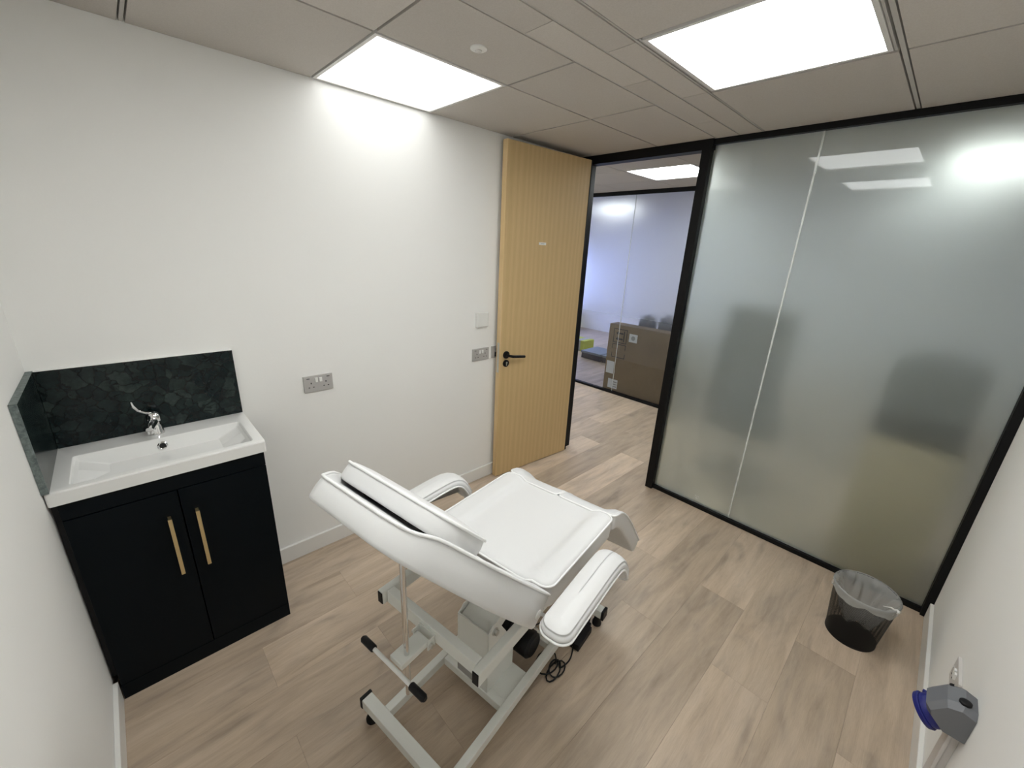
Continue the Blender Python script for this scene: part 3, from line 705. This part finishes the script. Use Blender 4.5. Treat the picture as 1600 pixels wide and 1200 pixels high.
for i, (d, z) in enumerate(prof):
    row = []
    for k in range(seg):
        a = 2*math.pi*k/seg
        wob = .006*math.sin(7*a+ph[0]+i*.6)+.004*math.sin(13*a+ph[1]-i*.9)+.003*math.sin(23*a+ph[2]+i)
        if i <= 1: wob = abs(wob)*-.9 - (.0 if i else .004*math.sin(3*a+1))
        elif i in (2, 3): wob *= .12
        else: wob *= .5+.35*i
        r = RB+(RT-RB)*z/HB-d
        if i in (0, 1): r = RT*(z/HB*.2+.8)+.002+.004*(1-i)-wob*.5
        zz = z+(.008*math.sin(5*a+ph[3])+.004*math.sin(11*a+ph[4]) if i in (0, 8, 9) else 0)+(.012*math.sin(4*a+ph[5]) if i >= 7 else 0)
        r = r-max(0, wob) if i > 3 else r
        row.append(ln.verts.new((bx_+r*math.cos(a), by_+r*math.sin(a), zz)))
    rows.append(row)
for A1, B1 in zip(rows, rows[1:]):
    for k in range(seg): ln.faces.new((A1[k], A1[(k+1) % seg], B1[(k+1) % seg], B1[k]))
ln.faces.new(rows[-1])
liner = obj('plastic_liner', ln, 'liner', binn, smooth=True)
ka = math.radians(-115)
kp = V3(bx_+RT*math.cos(ka), by_+RT*math.sin(ka), HB-.006)
kb = lathe(BM(), kp, [(.002, -.010), (.009, -.005), (.010, .001), (.006, .008), (.002, .010)], 12, axis=V3(math.cos(ka), math.sin(ka), .5), cap0=True, cap1=True)
tube(kb, [kp, kp+V3(.012, .02, -.002), kp+V3(.014, .045, -.014)], [.005, .0035, .001], 8)
tube(kb, [kp, kp+V3(.015, -.008, -.010), kp+V3(.032, -.010, -.008)], [.005, .004, .002], 8)
obj('liner_knot', kb, 'whitep', liner, smooth=True)

# ================================================================== INDUSTRIAL SOCKET + TRUNKING (right wall)
tk = BM(); box(tk, 1.808, 1.866, .0155, .0245, 0, .455, bev=.002); box(tk, 1.812, 1.862, .0005, .0160, .0955, .452)
obj('cable_trunking', tk, 'trunk', label='pale vertical cable trunking on the right wall below the grey and blue socket', cat='trunking')
sx0, sx1 = 1.772, 1.872
ind = thing('industrial_socket', (1.82, 0, .44), 'grey angled industrial wall socket with blue flap on the right wall', 'socket')
bm = BM()
prof = [(.0005, .440), (.0005, .552), (.026, .562), (.060, .548), (.092, .500), (.084, .478), (.045, .440)]
def ringp(x, k, cy_=.042, cz_=.497): return [V3(x, cy_+(p[0]-cy_)*k if p[0] > .001 else p[0], cz_+(p[1]-cz_)*k) for p in prof]
loft(bm, [ringp(sx0, .78), ringp(sx0+.020, 1), ringp(sx1-.020, 1), ringp(sx1, .78)])
sb = obj('socket_housing', bm, 'greyp', ind, smooth=25)
fn = V3(0, .72, -.69).normalized(); fc = V3(1.824, .068, .458)
obj('blue_collar', lathe(BM(), fc, [(.040, -.012), (.044, .0), (.044, .010)], 28, axis=fn, cap0=True, cap1=True), 'bluep', ind, smooth=40)
fl = lathe(BM(), fc+fn*.011, [(.045, 0), (.048, .004), (.046, .013), (.034, .017)], 28, axis=fn, cap0=True, cap1=True)
obox(fl, fc+fn*.009+V3(.046, .012, .012), (X, Y, Z), (.012, .007, .005), .002)
obj('blue_flap', fl, 'bluep', ind, smooth=40)
obj('blank_plug', lathe(BM(), (1.800, .027, .561), [(.013, -.006), (.013, .003), (.010, .005)], 20, axis=V3(0, .1, 1), cap0=True, cap1=True), 'rubber', ind, smooth=40)
obj('housing_screw', lathe(BM(), (1.858, .052, .550), [(.005, -.004), (.005, .002)], 12, axis=V3(0, .4, .9), cap0=True, cap1=True), 'rubber', ind)

# ================================================================== SECOND PARTITION AND WHAT IS BEHIND IT
p2 = thing('glass_partition', (XF, 2.9, 0), 'far black framed partition with frosted glass seen through the open doorway', 'partition')
ys2 = [-2.1, -.9, .75, 1.95, 3.02, 4.15, 6.1]
obj('top_rail', B(XF-.02, XF+.03, Y0, Y1, H-.042, H), 'black', p2)
obj('bottom_rail', B(XF-.02, XF+.03, Y0, Y1, 0, .028), 'black', p2)
obj('side_rail', B(XF-.02, XF+.03, 3.655, 3.71, .028, H-.042), 'black', p2)
pan = [(-2.15, -.9), (-.893, .75), (.757, 1.95), (1.957, 3.02), (3.027, 3.655), (3.71, 4.9), (4.907, 6.15)]
for a, b_ in pan: obj('glass_pane', B(XF, XF+.011, a, b_, .028, H-.042), 'frost_fade', p2)
obj('glass_joint', B(XF-.001, XF+.012, 3.0205, 3.0265, .028, H-.042), 'joint', p2)
# flat-pack carton
bxx = XF+.045
t = thing('cardboard_box', (bxx+.09, 2.55, 0), 'large flat brown cardboard box standing behind the far glass', 'box')
obj('carton', B(bxx, bxx+.18, 1.95, 3.19, 0, .875, bev=.004), 'card', t)
obj('tape', B(bxx-.0008, bxx, 1.95, 3.19, .52, .57), 'card', t)
def decal(nm, mt, y0, y1, z0, z1, d=.0006): return obj(nm, B(bxx-d, bxx-.0001, y0, y1, z0, z1), mt, t)
pr = BM()
def fr(y0, y1, z0, z1, w=.008):
    for q in ((y0, y1, z0, z0+w), (y0, y1, z1-w, z1), (y0, y0+w, z0, z1), (y1-w, y1, z0, z1)): box(pr, bxx-.0006, bxx-.0001, *q)
fr(2.93, 3.12, .65, .825); fr(2.93, 3.12, .46, .635)
for zc in (.70, .77):
    prism(pr, [V3(bxx-.0006, 3.085, zc), V3(bxx-.0006, 3.05, zc+.025), V3(bxx-.0006, 3.05, zc-.025)], V3(.0005, 0, 0))
    box(pr, bxx-.0006, bxx-.0001, 2.985, 3.05, zc-.009, zc+.009)
box(pr, bxx-.0006, bxx-.0001, 2.965, 2.977, .67, .805)
obj('printed_symbols', pr, 'print', t, label='black printed handling arrows')
rp = BM(); lathe(rp, (bxx-.0003, 3.05, .545), [(.035, -.0003), (.035, .0003)], 16, axis=X, cap0=True, cap1=True); box(rp, bxx-.0006, bxx-.0001, 2.96, 3.02, .538, .552)
obj('fragile_mark', rp, 'redprint', t, label='dark red fragile mark')
decal('paper_label', 'paper', 2.79, 2.90, .69, .79); decal('paper_label', 'paper', 3.06, 3.17, .24, .40); decal('paper_label', 'paper', 2.98, 3.12, .05, .17)
lm = BM(); lathe(lm, (bxx-.001, 2.845, .74), [(.028, -.0003), (.028, .0003)], 14, axis=X, cap0=True, cap1=True)
obj('label_print', lm, 'label', t)
lm2 = BM()
for zz in (.07, .10, .13): box(lm2, bxx-.0012, bxx-.0007, 2.99, 3.04, zz, zz+.014)
obj('label_print', lm2, 'label', t, kind='stuff')
# small yellow-green carton and flat crates on the floor
t = thing('carton', (6.35, 4.75, 0), 'small yellow and green carton on the floor far behind the glass', 'carton')
obj('carton_body', B(6.2, 6.5, 4.62, 4.95, 0, .19, bev=.005), 'yellow', t)
obj('carton_band', B(6.197, 6.503, 4.70, 4.80, .0, .191), 'label', t)
for i, (ya, yb) in enumerate(((4.02, 4.40), (3.55, 3.98))):
    t = thing('flat_crate', (6.1, (ya+yb)/2, 0), ('navy flat crate with grey lid on the floor beside the yellow carton' if i == 0 else 'navy flat crate with grey lid on the floor, half hidden by the cardboard box'), 'crate', 'flat crates on the floor')
    obj('tray', B(5.85, 6.3, ya, yb, 0, .09, bev=.004), 'navyp', t); obj('lid', B(5.84, 6.31, ya-.01, yb+.01, .09, .125, bev=.004), 'greyblue', t)
# dark blurred shapes
def office_chair(loc, rz, label, hb=1.0):
    t = thing('office_chair', loc, label, 'chair', 'dark chairs blurred by the glass', rotz=rz)
    R_ = Matrix.Rotation(rz, 3, 'Z'); o_ = Vector(loc)
    P = lambda x, y, z: o_+R_ @ V3(x, y, z); ax = (R_ @ X, R_ @ Y, Z)
    obj('seat', obox(BM(), P(0, 0, .47), ax, (.23, .24, .04), .03), 'darkfab', t, smooth=40)
    obj('backrest', obox(BM(), P(-.24, 0, .52+(hb-.52)/2), ax, (.035, .22, (hb-.52)/2), .03), 'darkfab', t, smooth=40)
    obj('back_bar', tube(BM(), [P(-.05, 0, .43), P(-.24, 0, .43), P(-.27, 0, .62)], .018, 8), 'rubber', t)
    obj('gas_column', cyl(BM(), P(0, 0, .08), P(0, 0, .44), .025, 12), 'rubber', t)
    for k in range(5):
        a = k*2*math.pi/5; e = P(.27*math.cos(a), .27*math.sin(a), .075)
        lg = obj('base_leg', bar(BM(), P(0, 0, .10), e, .04, .025), 'rubber', t)
        obj('castor', lathe(BM(), e+V3(0, .014, -.047), [(.027, 0), (.027, -.028)], 12, axis=Y, cap0=True, cap1=True), 'rubber', lg)
    return t
office_chair((3.74, 1.22, 0), math.radians(4), 'dark upright chair blurred behind the left frosted pane near the door post', 1.40)
t = thing('cardboard_box', (3.5, .30, 0), 'brown carton blurred low behind the right frosted pane', 'box')
obj('carton', B(3.22, 3.68, .08, .47, 0, .80, bev=.004), 'card_light', t)
obj('tape', B(3.219, 3.681, .25, .31, .02, .8012), 'card_light', t)
t = thing('equipment_case', (3.5, .30, .8012), 'dark bulky case blurred behind the right frosted pane, above the brown carton', 'case')
obj('case_body', B(3.27, 3.62, .10, .47, .802, 1.25, bev=.03), 'darkfab', t, smooth=40)
obj('case_lid', B(3.266, 3.624, .096, .474, 1.10, 1.13, bev=.006), 'rubber', t)
obj('case_handle', tube(BM(), [V3(3.46, .22, 1.235), V3(3.46, .24, 1.275), V3(3.46, .36, 1.275), V3(3.46, .38, 1.235)], .012, 8), 'rubber', t, smooth=True)
for yy, zz, nm in ((2.86, 1.00, 'left'), (2.60, 1.03, 'right')):
    t = thing('dark_bundle', (5.06, yy, 0), 'dark rounded bundle blurred by the far glass, %s of two above the cardboard box' % nm, 'bundle', 'dark bundles behind the far glass')
    obj('bundle_body', lathe(BM(), (5.06, yy, 0), [(.09, 0), (.115, .04), (.115, .5), (.108, zz-.10), (.085, zz-.035), (.04, zz-.004)], 24, cap0=True, cap1=True), 'darkfab', t, smooth=True)
    obj('band', lathe(BM(), (5.06, yy, 0), [(.116, zz-.24), (.117, zz-.22), (.116, zz-.20)], 24), 'navyp', t, smooth=True)
